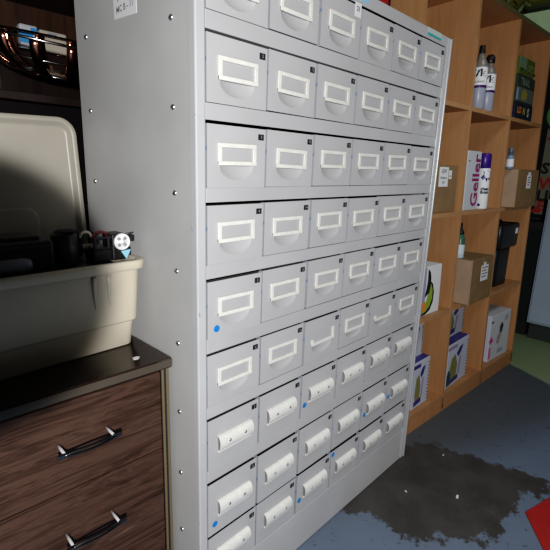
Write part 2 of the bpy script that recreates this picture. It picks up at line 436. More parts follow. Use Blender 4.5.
# ------------------------------------------------------------------ what fills the tote
def T(x, y, z): return TM @ V((x, y, z))
TR = TM.to_3x3().to_4x4()
def tbox(name, label, cat, x0, x1, y0, y1, z0, z1, m, bev=.003, extra=None, rz=0):
    c = V(((x0+x1)/2, (y0+y1)/2, z0)); M = TM @ Matrix.Translation(c) @ Matrix.Rotation(R(rz), 4, 'Z')
    b = MB().box((-(x1-x0)/2, -(y1-y0)/2, 0), ((x1-x0)/2, (y1-y0)/2, z1-z0), 0, bev)
    if extra: extra(b)
    o = b.build(name, m); o.matrix_world = M; return tag(o, label, cat)
def ex_ports(b):
    for x in (-.06, -.02, .05): b.box((x, -.0375, .02), (x+.025, -.034, .045), 1, .002)
    b.box((-.1, -.03, .058), (.09, .02, .066), 1, .003)
tbox('parts_tray', 'wide black plastic tray filling the beige tote below the rim', 'tray', -.60, -.02, .02, .195, .02, .205, BLACKP, .01)
tbox('equipment_unit', 'long black electronic unit with flat front lying in the beige tote', 'electronics', -.57, -.155, .03, .165, .206, .268, [BLACKP, DGREYP], .006,
     lambda b: (b.box((-.2, -.071, .05), (.2, -.067, .055), 1, .001), b.box((.10, -.073, .012), (.14, -.067, .042), 1, .003), b.box((.03, -.073, .015), (.075, -.067, .04), 1, .003), b.box((-.1, -.03, .0615), (.09, .05, .076), 1, .006), b.box((.12, -.04, .0615), (.19, .03, .070), 1, .003)))
b = MB().lathe([(.026, 0), (.027, .003), (.027, .067), (.024, .070), (.023, .062), (.010, .062)], n=28).lathe([(.0274, .02), (.0280, .022), (.0280, .045), (.0274, .047)], m=1, n=28, capb=False, capt=False)
o = b.build('cylinder_can', [BLACKP, DGREYP]); o.matrix_world = TM @ Matrix.Translation((-.122, .060, .2055)); tag(o, 'black cylindrical can standing in the beige tote beside the bracket', 'can')
# bracket with hexagonal hole
br = thing('motor_bracket', 'black bracket with a square hole, carrying the white wheel in the tote', 'bracket', T(-.020, .035, .2065), TR)
b = MB()
b.box((-.048, .0, .0), (.045, .05, .028), 0, .003).box((-.048, -.004, .028), (-.006, .03, .034), 0, .002).box((-.006, -.006, .0), (.032, .046, .062), 0, .004)
b.box((-.048, -.004, .052), (.0, .004, .058), 0, .002).box((-.048, -.004, .03), (-.041, .004, .056), 0, .002).box((-.016, -.004, .03), (-.009, .004, .056), 0, .002).box((.03, .0, .04), (.056, .018, .056), 0, .003)
b.build('body', [BLACKP], br)
MB().tube([(.03, .006, .058), (.052, .006, .0605), (.066, .006, .062)], .0022, 0, 8).build('rod', DGREYP, br)
b = MB(); W = frameM((.013, -.012, .045), (1, 0, 0), (0, 0, 1)) @ Matrix.Scale(.80, 4)
b.lathe([(.0235, 0), (.0245, .002), (.0245, .007), (.0235, .009), (.0215, .0092), (.020, .0075)], n=40, M=W, capt=False)
b.lathe([(.0203, .0055), (.006, .0055), (.0058, .0085), (.002, .009)], n=40, M=W, capb=False)
for k in range(4):
    a = R(45+90*k); b.lathe([(.0052, .0056), (.0050, .0068), (.0035, .0070)], c=(.0128*math.cos(a), .0128*math.sin(a), 0), m=1, n=16, M=W, capb=False)
wh = b.build('wheel', [mat('white_plastic_wheel', (.86, .86, .86), .35), mat('wheel_hole_grey', (.30, .31, .33), .5)], br); wh['label'] = 'white plastic wheel with four round holes'
# small coloured bits
b = MB().tube([(.013*math.cos(R(a)), .0, .013*math.sin(R(a))) for a in range(0, 181, 15)], .0035, 0, 8)
o = b.build('ring', mat('ivory_plastic', (.62, .58, .48), .4)); o.matrix_world = TM @ Matrix.Translation((-.074, .06, .262)); tag(o, 'small ivory ring stuck upright in the bin beside the white wheel', 'ring')
o = MB().prism([(-.012, .016), (.012, .018), (.001, -.004)], 0, .002, lambda u, v, d: V((u, d, v)), 0).build('plastic_tab', mat('pale_blue_plastic', (.30, .62, .75), .35)); o.matrix_world = TM @ Matrix.Translation((-.006, .004, .2165)); tag(o, 'pale blue pointed plastic tab just below the white wheel', 'tab')
tbox('fabric_roll', 'dark navy blue packet behind the bracket in the tote', 'packet', -.112, -.06, .10, .16, .206, .272, mat('navy_cloth', (.012, .016, .06), .7), .012)
b = MB().tube([(-.02, 0, 0), (-.012, 0, .012), (0, 0, .016), (.012, 0, .012), (.02, 0, .0)], .003, 0, 8)
o = b.build('cable', mat('red_cable', (.14, .02, .02), .4)); o.matrix_world = TM @ Matrix.Translation((-.042, .055, .258)); tag(o, 'short red cable looped behind the white wheel', 'cable')
b = MB().lathe([(.001, -.055), (.010, -.053), (.014, -.045), (.014, .04), (.010, .05), (.001, .053)], n=20, M=Matrix.Rotation(R(90), 4, 'Y'))
o = b.build('torch', mat('slate_plastic', (.16, .17, .19), .4)); o.matrix_world = TM @ Matrix.Translation((-.262, .004, .2285)); tag(o, 'slate grey rounded tube lying along the front rim of the beige tote', 'tube')

# ================================================================== dark hutch behind
HO = V((-.30, .62, 0))
hut = thing('shelf_unit', 'dark brown wooden shelf unit behind the walnut chest', 'shelf unit', HO)
def Hh(name, mb, m): return mb.build(name, m, hut, HO)
HX0, HX1 = -.55, .45
Hh('side_panel', MB().box((HX0-.02, .62, 0), (HX0, 1.0, 2.05), 0, .002), HUTCH); Hh('side_panel', MB().box((HX1, .62, 0), (HX1+.02, 1.0, 2.05), 0, .002), HUTCH)
for z in (.35, .72, 1.032, 1.33, 1.665): Hh('shelf', MB().box((HX0, .622, z), (HX1, .988, z+.022), 0, .002), HUTCH)
Hh('top_panel', MB().box((HX0-.03, .61, 2.05), (HX1+.03, 1.005, 2.075), 0, .003), HUTCH)
Hh('back_panel', MB().box((HX0, .988, 0), (HX1, 1.0, 2.05)), HUTCHB)
Hh('lower_door', MB().box((HX0+.004, .624, 1.056), (HX1-.004, .640, 1.326), 0, .002), mat('near_black_panel', (.008, .005, .006), .6, spec=.12))
Hh('upright', MB().box((-.265, .622, 1.353), (-.247, .988, 1.664), 0, .002), HUTCH)

def basket(name, label, c, R0, R1, H, tilt, nb, w, mrim, mband, ox=1.0, roll=0):
    M = Matrix.Translation(V(c)) @ Matrix.Rotation(R(tilt), 4, V((.696, -.717, 0))) @ Matrix.Rotation(R(roll), 4, 'Y')
    t = thing(name, label, 'basket', M.to_translation(), M.to_3x3().to_4x4())
    def ring(r, z, rad): return MB().tube([(ox*r*math.cos(2*math.pi*i/64), r*math.sin(2*math.pi*i/64), z) for i in range(64)], rad, 0, 8, closed=True)
    ring(R0, H, .0038).build('rim', mrim, t)
    ring(R0*.86+R1*.14, H*.52, .0022).build('hoop', mrim, t)
    MB().lathe([(.001, .0), (R1, .0), (R1+.012, .010), (R1+.010, .012), (R1-.002, .003), (.001, .003)], n=48, capb=False, capt=False, M=Matrix.Scale(ox, 4, V((1, 0, 0)))).build('base', mrim, t)
    for k in range(nb):
        a = 2*math.pi*(k+.35)/nb; rows = []
        for j in range(11):
            s = j/10; r = R1+(R0-R1)*math.sin(s*math.pi/2)**.9+.004; z = .004+(H-.004)*(s**1.5)
            rows.append([(ox*r*math.cos(a+d/r/ox), r*math.sin(a+d/r/ox), z) for d in (-w/2, 0, w/2)])
        MB().sheet(rows, 0).build('band', mband, t, fix=False, solid=.0015)
    return t
STEEL = mat('polished_steel', (.62, .60, .58), .16, 1.)
STEELREFL = mat('steel_red_reflection', (.78, .36, .24), .2, 1.)  # red-orange reflection on the steel bands put into their colour
basket('band_basket', 'round steel basket of broad polished bands on the dark shelf', (.075, .80, 1.428), .150, .075, .105, 24, 16, .030, STEEL, STEELREFL, 1.7, 17)
# packs behind the basket
def pack(name, label, c, w, d, h, m, rz, rx, deco=None, bev=.006):
    M = Matrix.Translation(V(c)) @ Matrix.Rotation(R(rz), 4, 'Z') @ Matrix.Rotation(R(rx), 4, 'X')
    b = MB().box((-w/2, -d/2, 0), (w/2, d/2, h), 0, bev)
    if deco: deco(b, w, d, h)
    o = b.build(name, m); o.matrix_world = M; return tag(o, label, 'packet')
def deco_blue(b, w, d, h):
    b.box((-w*.5-.0005, -d/2-.001, h*.25), (w*.2, -d/2+.001, h*.7), 1).box((w*.1, -d/2-.0012, h*.7), (w*.45, -d/2+.001, h*.9), 1)
pack('blue_packet', 'blue and white packet standing on the dark box behind the steel basket', (.012, .962, 1.5245), .055, .03, .075, [mat('packet_white', (.50, .52, .56), .5), mat('packet_blue', (.06, .28, .62), .45)], 0, 0, deco_blue)
def deco_cream(b, w, d, h):
    b.box((-w*.2, -d/2-.001, h*.68), (w*.12, -d/2+.001, h*.9), 1).box((-w*.3, -d/2-.001, h*.42), (w*.38, -d/2+.001, h*.56), 2)
pack('cream_packet', 'cream card packet with small printing standing on the dark box behind the steel basket', (.088, .962, 1.5245), .088, .03, .07, [mat('packet_cream', (.50, .44, .36), .6), mat('packet_slate', (.22, .26, .36), .5), mat('packet_rust', (.30, .12, .09), .5)], 0, 0, deco_cream)

M = Matrix.Translation(V((.06, .963, 1.353)))
o = MB().box((-.15, -.022, 0), (.12, .022, .171), 0, .003).build('wooden_box', HUTCH); o.matrix_world = M; tag(o, 'dark box behind the steel basket carrying two packets', 'box')
# ================================================================== beech pigeonhole bookcase
bc = thing('bookcase', 'tall orange beech pigeonhole bookcase right of the grey steel cabinet', 'bookcase', BO, BM)
DX = [-.105, .3305, .778, 1.238]      # front centre of each upright
Z1 = [.091, .5466, 1.0084, 1.4667]
BT, BDEP, BTOP = 1.9126, .285, 1.9326
def Q(n, mb, m): return mb.build(n, m, bc)
for i, x in enumerate(DX):
    Q('upright', MB().box((x-.0095, .001, .015), (x+.0095, BDEP, BT), 0).box((x-.0095, -.0005, .015), (x+.0095, .001, BT), 1), [BEECH, BEECHE])
for a, c in zip(DX[:-1], DX[1:]):
    for z in Z1:
        Q('shelf', MB().box((a+.0095, .002, z-.019), (c-.0095, BDEP, z), 0).box((a+.0095, .0005, z-.019), (c-.0095, .002, z), 1), [BEECH, BEECHE])
    Q('back_panel', MB().box((a+.0095, BDEP-.006, .02), (c-.0095, BDEP, BT)), BEECH)
Q('top_panel', MB().box((DX[0]-.02, -.002, BT), (DX[3]+.02, BDEP, BTOP), 0).box((DX[0]-.02, -.004, BT), (DX[3]+.02, -.002, BTOP), 1), [BEECH, mat('olive_edge', (.20, .17, .085), .5)])
Q('plinth', MB().box((DX[0]-.0095, -.0005, .002), (DX[3]+.0095, .018, Z1[0]-.019), 0).box((DX[0]-.0095, -.002, Z1[0]-.019), (DX[3]+.0095, .0, Z1[0]), 1), [BEECH, BEECHE])

def bobj(mb, name, m, label, cat, x, y, z, rz=0, rx=0, group=None, parent=None, **k):
    o = mb.build(name, m, **k); o.matrix_world = Matrix.Translation(Bp(x, y, z)) @ BM @ Matrix.Rotation(R(rz), 4, 'Z') @ Matrix.Rotation(R(rx), 4, 'X')
    return tag(o, label, cat, group)
def front(x, y, z): return frameM((x, y, z), (1, 0, 0), (0, 0, 1))

# --- cardboard boxes
def carton(w, d, h, lab=None, tape=True):
    b = MB().box((0, 0, 0), (w, d, h), 0, .002)
    b.add([(-.0006, .003, .003), (-.0006, d-.003, .003), (-.0006, d-.003, h-.003), (-.0006, .003, h-.003)], [(0, 1, 2, 3)], 1)  # left face painted in the lit copy of the cardboard
    if tape: b.box((w*.47, -.0008, h*.62), (w*.53, .0004, h), 3)
    if lab:
        x0, x1, z0, z1 = lab; b.box((x0, -.0012, z0), (x1, .0, z1), 2)
        for k in range(4): b.box((x0+.006, -.0016, z1-(k+1)*(z1-z0)/5.2), (x1-.006-(.012 if k % 2 else 0), -.001, z1-(k+1)*(z1-z0)/5.2+.006), 4)
    return b
CM_ = [CARD, CARDLIT, PAPER, mat('parcel_tape', (.30, .22, .12), .3), GREYINK]
b = carton(.275, .20, .205, None); b.box((.105, -.0012, .112), (.185, .0, .195), 2)
b.text('GW', .026, front(.145, -.0018, .177), 4, .0006); b.text('Brushes x', .014, front(.145, -.0018, .150), 4, .0004); b.text('2021', .012, front(.145, -.0018, .130), 4, .0003)
b.box((.192, -.0012, .145), (.216, .0, .182), 2); b.box((.196, -.0016, .155), (.211, -.001, .16), 4)
bobj(b, 'cardboard_box', CM_, 'brown cardboard box with white labels on the shelf next to the steel cabinet', 'box', .035, .022, 1.0088)
b = carton(.262, .235, .225, (.115, .20, .105, .185)); b.box((.145, -.0014, .184), (.165, 0, .20), 2); b.box((-.0008, -.0012, 0), (.004, .002, .225), 1)
bobj(b, 'cardboard_box', CM_, 'brown cardboard box jutting out of the middle pigeonhole with a small bottle on top', 'box', .428, -.036, .5472, 1)
b = carton(.305, .22, .200, (.130, .190, .10, .17), False); b.box((.145, -.0014, .169), (.175, 0, .186), 2)
bobj(b, 'cardboard_box', CM_, 'brown cardboard box with a small label at the far right end of the bookcase', 'box', .845, -.048, 1.0090, 0)

# --- bird-coloured white box
b = MB().box((0, 0, 0), (.19, .16, .226), 0, .002)
def blob(b, pts, m, y): b.prism(pts, y, y+.0006, lambda u, v, d: V((u, d, v)), m)
b.box((-.0004, -.0007, .002), (.055, .0004, .224), 4)  # shaded left side of the box painted as a lilac strip
blob(b, [(.068, .215), (.088, .20), (.098, .17), (.098, .13), (.082, .10), (.05, .085), (.062, .12), (.07, .16)], 1, -.0012)
blob(b, [(.098, .155), (.118, .14), (.132, .10), (.128, .055), (.105, .02), (.07, .005), (.03, .004), (.06, .05), (.085, .10)], 1, -.0013)
blob(b, [(.10, .145), (.116, .115), (.118, .075), (.10, .04), (.07, .02), (.035, .012), (.06, .055), (.088, .10)], 2, -.0018)
blob(b, [(.03, .06), (.055, .068), (.068, .045), (.055, .022), (.03, .02)], 3, -.0022)
bobj(b, 'white_box', [PAPER, INK, mat('leaf_green', (.28, .42, .05), .5), mat('warm_orange', (.75, .26, .07), .5), mat('lilac_shade', (.36, .34, .50), .5)],
     'white box with a black, green and orange swirl beside the steel cabinet', 'box', .050, .022, .5474)

# --- spiral-edged picture packs
PK = [mat('pack_white', (.56, .58, .66), .5), mat('pack_indigo', (.055, .05, .22), .4), mat('pack_olive', (.26, .24, .10), .5), mat('pack_teal', (.02, .10, .15), .4), mat('pack_mauve', (.36, .28, .42), .5), INK]
def picture_pack(w, d, h, v=0):
    b = MB().box((0, 0, 0), (w, d, h), 0, .002)
    b.box((.001, .004, h-.0005), (w-.001, d-.002, h+.0006), 1)
    b.box((0, -.0008, h-.03), (w*.42, .0005, h-.012), 1 if v else 4)
    blob(b, [(.03, .03), (w*.45, .04), (w*.48, h*.45), (w*.36, h*.72), (w*.2, h*.66), (.022, h*.3)], 2, -.001)
    blob(b, [(w*.42, h*.72), (w*.5, h*.62), (w*.62, h*.7), (w*.72, h*.86), (w*.55, h*.84)], 1, -.0012)
    blob(b, [(w*.52, h*.2), (w*.6, h*.2), (w*.66, h*.62), (w*.57, h*.6)], 4, -.0009)
    blob(b, [(w*.12, .012), (w*.55, .02), (w*.55, .045), (w*.12, .035)], 1, -.0015)
    if not v: blob(b, [(.004, .01), (.05, .012), (.045, h*.32), (.02, h*.42), (.004, h*.3)], 3, -.0018)
    for k in range(12): b.box((w-.012, -.0011, .012+k*(h-.025)/12), (w-.006, .0, .012+k*(h-.025)/12+.006), 5)
    return b
bobj(picture_pack(.262, .14, .236), 'picture_pack', PK, 'white and indigo picture pack with a dotted edge in the lowest middle pigeonhole', 'pack', .388, .020, .0918, 3)
bobj(picture_pack(.25, .10, .182, 1), 'picture_pack', PK[:2]+[mat('pack_green', (.22, .27, .12), .5)]+PK[3:], 'olive and white picture pack stacked under the jutting cardboard box', 'pack', .43, .075, .3292, 3)
bobj(picture_pack(.155, .14, .232, 1), 'picture_pack', PK, 'white and indigo picture pack low down right beside the steel cabinet', 'pack', .062, .022, .0918, 2)
bobj(picture_pack(.14, .10, .17, 1), 'picture_pack', PK[:2]+[mat('pack_sand', (.36, .32, .22), .5)]+PK[3:], 'pale picture pack standing on another beside the steel cabinet', 'pack', .062, .06, .3252, 2)

# --- paint bottles on the upper shelf
def paint_bottle(x, y, z, label, h, capm):
    M = Matrix.Translation(Bp(x, y, z)) @ BM @ Matrix.Rotation(R(-64), 4, 'Z')
    t = thing('bottle', label, 'bottle', M.to_translation(), M.to_3x3().to_4x4(), 'bottles on the upper shelf')
    r = .031
    b = MB().lathe([(r-.004, 0), (r, .004), (r, h*.30), (r, h*.66)], n=32, capt=False)
    b.lathe([(r, h*.66), (r-.003, h*.72), (r*.62, h*.80), (r*.5, h*.82), (r*.5, h*.87)], m=1, n=32, capb=False)
    b.build('body', [mat('bottle_grey_blue', (.34, .36, .44), .35), mat('bottle_clear_grey', (.22, .20, .17), .3)], t)
    lb = MB().lathe([(r+.0006, h*.34), (r+.0008, h*.345), (r+.0008, h*.645), (r+.0006, h*.65)], m=0, n=32, capb=False, capt=False)
    lb.lathe([(r+.0012, h*.335), (r+.0012, h*.375)], m=1, n=32, capb=False, capt=False)
    s0 = len(lb.v)
    lb.text('7k', .042, frameM((0, 0, h*.56), (1, 0, 0), (0, 0, 1)), 2, .002)
    lb.text('colour', .015, frameM((0, 0, h*.43), (1, 0, 0), (0, 0, 1)), 3, .0003)
    for i in range(s0, len(lb.v)):      # wrap the lettering round the bottle
        p = lb.v[i]; a = p.x/r; lb.v[i] = V(((r+.0016)*math.sin(a), -(r+.0016)*math.cos(a), p.z))
    lb.build('wrap_label', [PAPER, mat('dark_violet', (.06, .02, .12), .4), INK, GREYINK], t, fix=False)
    cp = MB().lathe([(r*.62, h*.86), (r*.66, h*.87), (r*.66, h*.95), (r*.60, h*.965), (r*.40, h)], n=28) if capm else MB().lathe([(r*.42, h*.86), (r*.44, h*.87), (r*.40, h*.99), (r*.36, h)], n=24)
    cp.build('cap', mat('dark_cap', (.03, .018, .018), .4), t)
paint_bottle(.452, .030, 1.4674, 'grey and white bottle with a narrow dark cap, nearer the upright, on the upper shelf', .272, False)
paint_bottle(.556, .034, 1.4674, 'grey and white bottle with a broad dark cap, right of the other bottle', .252, True)

# --- white Geller box and the aerosol can
b = MB().box((0, 0, 0), (.150, .10, .275), 0, .002)
b.text('Geller', .105, frameM((.108, -.0012, .137), (0, 0, 1), (-1, 0, 0)), 1, .0022, .93)
b.box((.01, -.0008, .225), (.03, .0, .232), 2)
o = bobj(b, 'printed_box', [PAPERG, mat('magenta_print', (.30, .03, .16), .5), GREYINK], 'pale box with large vertical magenta lettering behind the aerosol can', 'box', .388, .018, 1.0090, 1)
M = Matrix.Translation(Bp(.588, .024, 1.0090)) @ BM @ Matrix.Rotation(R(-64), 4, 'Z')
can = thing('aerosol_can', 'white aerosol can with a purple cap on the shelf in front of the pale box', 'aerosol can', M.to_translation(), M.to_3x3().to_4x4())
r = .031
PURP = mat('deep_purple', (.055, .02, .20), .35)
b = MB().lathe([(r-.006, 0), (r-.001, .003), (r, .008), (r, .190), (r-.001, .194), (r-.005, .200)], n=36)
s0 = len(b.v)
for k in range(9):
    a = random.Random(k).uniform(0, .045); z = .142+.006*k
blobp = [(.0, .155), (.012, .172), (.008, .186), (.03, .188), (.046, .186), (.05, .16), (.044, .138), (.034, .15), (.026, .132), (.02, .152), (.01, .142)]
b.prism(blobp, 0, .0001, lambda u, v, d: V((u-.012, 0, v)), 1); b.text('clean', .020, frameM((.012, 0, .100), (1, 0, 0), (0, 0, 1)), 2, .0009); b.text('finish', .020, frameM((.012, 0, .083), (1, 0, 0), (0, 0, 1)), 2, .0009)
b.lathe([(.007, 0), (.006, .0001)], n=14, M=frameM((-.01, 0, .022), (1, 0, 0), (0, 0, 1)), m=1)
for i in range(s0, len(b.v)):
    p = b.v[i]; a = p.x/r; b.v[i] = V(((r+.0008)*math.sin(a), -(r+.0008)*math.cos(a), p.z))
b.build('body', [PAPER, PURP, INK], can, fix=False)
MB().lathe([(r-.004, .198), (r-.002, .2), (r-.002, .262), (r-.005, .268), (r-.012, .270)], n=36).build('cap', PURP, can)

# --- small trigger bottle on the middle carton
M = Matrix.Translation(Bp(.452, .045, .7732)) @ BM
bt = thing('dropper_bottle', 'small green and white bottle with a black nozzle standing on the cardboard box', 'bottle', M.to_translation(), M.to_3x3().to_4x4())
MB().lathe([(.020, 0), (.022, .003), (.022, .068)], n=24, capt=False).lathe([(.0223, .022), (.0223, .066)], m=1, n=24, capb=False, capt=False).lathe([(.022, .068), (.020, .10), (.012, .116), (.010, .12)], m=2, n=24, capb=False).build('body', [mat('pale_blue_white', (.55, .66, .76), .4), mat('label_pale', (.60, .68, .72), .5), mat('bottle_green', (.05, .14, .09), .35)], bt)
MB().lathe([(.0145, .118), (.0145, .130), (.008, .138), (.005, .150), (.0035, .172)], n=20).build('nozzle', BLACKP, bt)
M = Matrix.Translation(Bp(.838, .0, 1.2096)) @ BM
bt = thing('small_bottle', 'tiny blue and white bottle on the right cardboard box against the upright', 'bottle', M.to_translation(), M.to_3x3().to_4x4())
MB().lathe([(.018, 0), (.019, .003), (.019, .06), (.012, .072)], n=20).lathe([(.0193, .012), (.0193, .05)], m=1, n=20, capb=False, capt=False).build('body', [mat('steel_blue', (.20, .27, .36), .4), PAPER], bt)
MB().lathe([(.012, .072), (.012, .105), (.009, .108)], n=18).build('cap', mat('slate_blue', (.12, .16, .21), .4), bt)

# --- picture packets stacked in the top right pigeonhole
def pk(name, label, h, cols, z, deco, w=.255):
    b = MB().box((0, 0, 0), (w, .12, h), 0, .002); deco(b, w, h)
    bobj(b, name, cols, label, 'packet', .872, .020, z, 0)
def d1(b, w, h):
    b.box((.0, -.0008, h*.35), (w*.45, .0004, h*.97), 1)
    for k, (u, v, s, m) in enumerate([(.02, .02, .03, 2), (.06, .05, .025, 3), (.12, .02, .03, 2), (.16, .05, .02, 3), (.20, .015, .03, 2)]):
        b.box((u, -.0010, v*h/.09), (u+s, .0, v*h/.09+.012), m)
    b.text('GEO', .045, front(w*.70, -.0016, h*.45), 3, .001)
def d2(b, w, h):
    b.box((.008, -.0008, h*.06), (w*.96, .0, h*.56), 1); blob(b, [(.07, .02), (.13, .015), (.15, .05), (.11, .075), (.08, .06)], 2, -.0014)
    b.text('TRAIL', .050, front(w*.42, -.0014, h*.76), 3, .0012); b.box((.002, -.0014, .01), (.02, 0, h*.5), 4)
def d3(b, w, h):
    b.text('LO', .045, front(w*.24, -.0012, h*.56), 1, .003); b.text('N', .045, front(w*.50, -.0012, h*.54), 2, .003); b.text('S', .058, front(w*.74, -.0012, h*.5), 3, .003)
pk('navy_packet', 'navy packet with bright lettering at the bottom of the top right pigeonhole', .085, [mat('navy', (.02, .025, .055), .5), mat('orange', (.62, .22, .05), .5), mat('olive_yellow', (.45, .38, .08), .5), mat('pale_print', (.50, .58, .55), .5)], 1.4674, d3)
pk('photo_packet', 'dark green packet with a yellow picture between two others in the top right pigeonhole', .135, [mat('dark_moss', (.05, .07, .05), .5), mat('grey_green', (.16, .19, .17), .5), mat('dull_yellow', (.36, .31, .06), .5), mat('pale_sage', (.28, .34, .27), .5), mat('soft_blue', (.35, .42, .55), .5)], 1.5528, d2, .245)
pk('leaf_packet', 'leafy green packet at the top of the pile in the top right pigeonhole', .085, [mat('moss', (.13, .17, .03), .5), mat('sage', (.22, .30, .20), .5), mat('dark_leaf', (.04, .07, .02), .5), mat('light_leaf', (.30, .36, .12), .5)], 1.6886, d1, .215)

# --- black container
M = Matrix.Translation(Bp(1.035, .105, .5476)) @ BM
cn = thing('black_container', 'black plastic container with a wide top and narrow body in the right pigeonhole', 'container', M.to_translation(), M.to_3x3().to_4x4())
def rrs(hw, hd, r, z): return [(x, y, z) for x, y in rr(-hw, hw, -hd, hd, r)]
def loft(b, L, m=0):
    n = len(L[0]); b.add([p for l in L for p in l], [(j*n+i, j*n+(i+1) % n, (j+1)*n+(i+1) % n, (j+1)*n+i) for j in range(len(L)-1) for i in range(n)], m, True)
    b.add(L[0], [list(range(n))[::-1]], m); b.add(L[-1], [list(range(n))], m)
b = MB(); loft(b, [[(x-.025, y, z) for x, y, z in L] for L in (rrs(.092, .064, .03, 0), rrs(.095, .066, .03, .006), rrs(.102, .070, .03, .235))]); b.build('lower_body', BLACKP, cn)
b = MB(); loft(b, [rrs(.122, .076, .02, .222), rrs(.130, .082, .02, .232), rrs(.135, .085, .02, .352), rrs(.131, .081, .02, .360), rrs(.125, .075, .018, .352)]); b.build('upper_body', BLACKP, cn)
MB().box((.070, -.0862, .300), (.100, -.083, .332), 0, .0005).build('price_label', PAPER, cn)['label'] = 'small white square label'
MB().tube([(-.08, 0, .358), (-.05, 0, .374), (.05, 0, .374), (.08, 0, .358)], .005, 0, 8).build('handle', BLACKP, cn)

# --- white box with pink
b = MB().box((0, 0, 0), (.27, .18, .285), 0, .003)
b.add([(-.0006, .004, .004), (-.0006, .176, .004), (-.0006, .176, .281), (-.0006, .004, .281)], [(0, 1, 2, 3)], 1)
blob(b, [(.10, .10), (.13, .09), (.15, .13), (.17, .18), (.15, .215), (.12, .20), (.125, .16), (.10, .14)], 3, -.001); blob(b, [(.13, .165), (.16, .16), (.175, .20), (.15, .225), (.13, .205)], 4, -.0015)
blob(b, [(.18, .225), (.23, .23), (.235, .262), (.19, .258)], 5, -.001); blob(b, [(.12, .03), (.19, .03), (.20, .05), (.13, .06)], 5, -.001)
b.box((.005, -.0012, .018), (.03, .0, .09), 2); b.box((.0, -.0012, .12), (.05, .0, .14), 2); b.box((.010, -.0012, .11), (.034, .0, .155), 2); b.box((.008, -.0012, .24), (.035, 0, .25), 4)
bobj(b, 'white_box', [PAPERG, mat('lilac_white', (.62, .62, .74), .5), mat('pink_print', (.72, .16, .36), .5), mat('skin_tone_print', (.42, .34, .31), .5), mat('dark_print', (.07, .06, .07), .5), mat('grey_print', (.40, .42, .44), .5)],
     'white printed box with pink patches in the lowest right pigeonhole', 'box', .905, .022, .0918, -2)

# ================================================================== room
# floor: worn blue-grey paint, bare dark patch, green area by the far wall
m = bpy.data.materials.new('worn_painted_concrete'); m.use_nodes = True; nt = m.node_tree; bs = nt.nodes['Principled BSDF']
def N(t, **k):
    n = nt.nodes.new(t)
    for a, v in k.items(): setattr(n, a, v)
    return n
def math_(op, a, b=None, c=None):
    n = N('ShaderNodeMath', operation=op)
    for i, x in enumerate((a, b, c)):
        if x is None: continue
        if isinstance(x, (int, float)): n.inputs[i].default_value = x
        else: nt.links.new(x, n.inputs[i])
    return n.outputs[0]
def mixc(f, a, b):
    n = N('ShaderNodeMix', data_type='RGBA'); nt.links.new(f, n.inputs['Factor'])
    for i, x in ((6, a), (7, b)):
        if isinstance(x, tuple): n.inputs[i].default_value = (*x, 1)
        else: nt.links.new(x, n.inputs[i])
    return n.outputs[2]
tc = N('ShaderNodeTexCoord'); sp = N('ShaderNodeSeparateXYZ'); nt.links.new(tc.outputs['Object'], sp.inputs[0])
X, Y = sp.outputs[0], sp.outputs[1]
def noise(s, d=5, r=.6, dist=0.):
    n = N('ShaderNodeTexNoise'); n.inputs['Scale'].default_value = s; n.inputs['Detail'].default_value = d; n.inputs['Roughness'].default_value = r; n.inputs['Distortion'].default_value = dist
    nt.links.new(tc.outputs['Object'], n.inputs['Vector']); return n.outputs['Fac']
nb, ns, nf = noise(5, 6, .65), noise(26, 6, .7, .6), noise(70, 4)
# elongated bare patch running out from under the cabinet
POLY = [(.56, .05), (.665, -.195), (.735, -.335), (.80, -.40), (1.30, -.475), (1.30, -.40), (1.235, -.12), (1.16, .03)]
d2 = None
for (ax_, ay_), (bx_, by_) in zip(POLY, POLY[1:]+POLY[:1]):
    L = math.hypot(bx_-ax_, by_-ay_); nx, ny = (by_-ay_)/L, -(bx_-ax_)/L
    dd = math_('ADD', math_('MULTIPLY', X, nx), math_('MULTIPLY_ADD', Y, ny, -(ax_*nx+ay_*ny)))
    d2 = dd if d2 is None else math_('MAXIMUM', d2, dd)
dn = math_('ADD', d2, math_('MULTIPLY', math_('SUBTRACT', nb, .5), .30))
dn = math_('ADD', dn, math_('MULTIPLY', math_('SUBTRACT', ns, .5), .13))
def smooth(x, lo, hi):
    n = N('ShaderNodeMapRange', interpolation_type='SMOOTHSTEP'); n.inputs['From Min'].default_value = lo; n.inputs['From Max'].default_value = hi
    nt.links.new(x, n.inputs['Value']); return n.outputs[0]
paint = mixc(nb, (.13, .165, .225), (.165, .205, .265))
far = smooth(math_('ADD', math_('MULTIPLY', Y, 1.), math_('MULTIPLY', X, .36)), .10, .42)     # darker and greyer towards the bookcase
paint = mixc(far, paint, (.105, .115, .125))
chips = smooth(ns, .60, .65); paint = mixc(math_('MULTIPLY', chips, .7), paint, (.06, .065, .075))
bare = mixc(smooth(nb, .3, .7), (.055, .051, .047), (.085, .081, .077))
bare = mixc(math_('MULTIPLY', smooth(nf, .62, .72), .35), bare, (.16, .165, .17))
col = mixc(smooth(dn, .012, -.006), paint, bare)
gline = math_('ADD', X, math_('MULTIPLY', Y, -.5)); green = mixc(nb, (.25, .31, .18), (.31, .38, .22))
col = mixc(smooth(math_('ADD', gline, math_('MULTIPLY', math_('SUBTRACT', nb, .5), .06)), 2.385, 2.42), col, green)
nt.links.new(col, bs.inputs['Base Color']); bs.inputs['Roughness'].default_value = .62
bp = N('ShaderNodeBump'); bp.inputs['Strength'].default_value = .1; bp.inputs['Distance'].default_value = .004
nt.links.new(ns, bp.inputs['Height']); nt.links.new(bp.outputs[0], bs.inputs['Normal'])
struct(MB().box((-2.2, -2.6, -.05), (3.30, 1.07, 0)).build('floor', m))
WALLM = mat('dim_grey_wall', (.10, .10, .10), .9, noise=(4, .15, (1, 1, 1)))
struct(MB().box((-2.2, 1.02, 0), (3.30, 1.07, 2.7)).build('wall_back', WALLM))
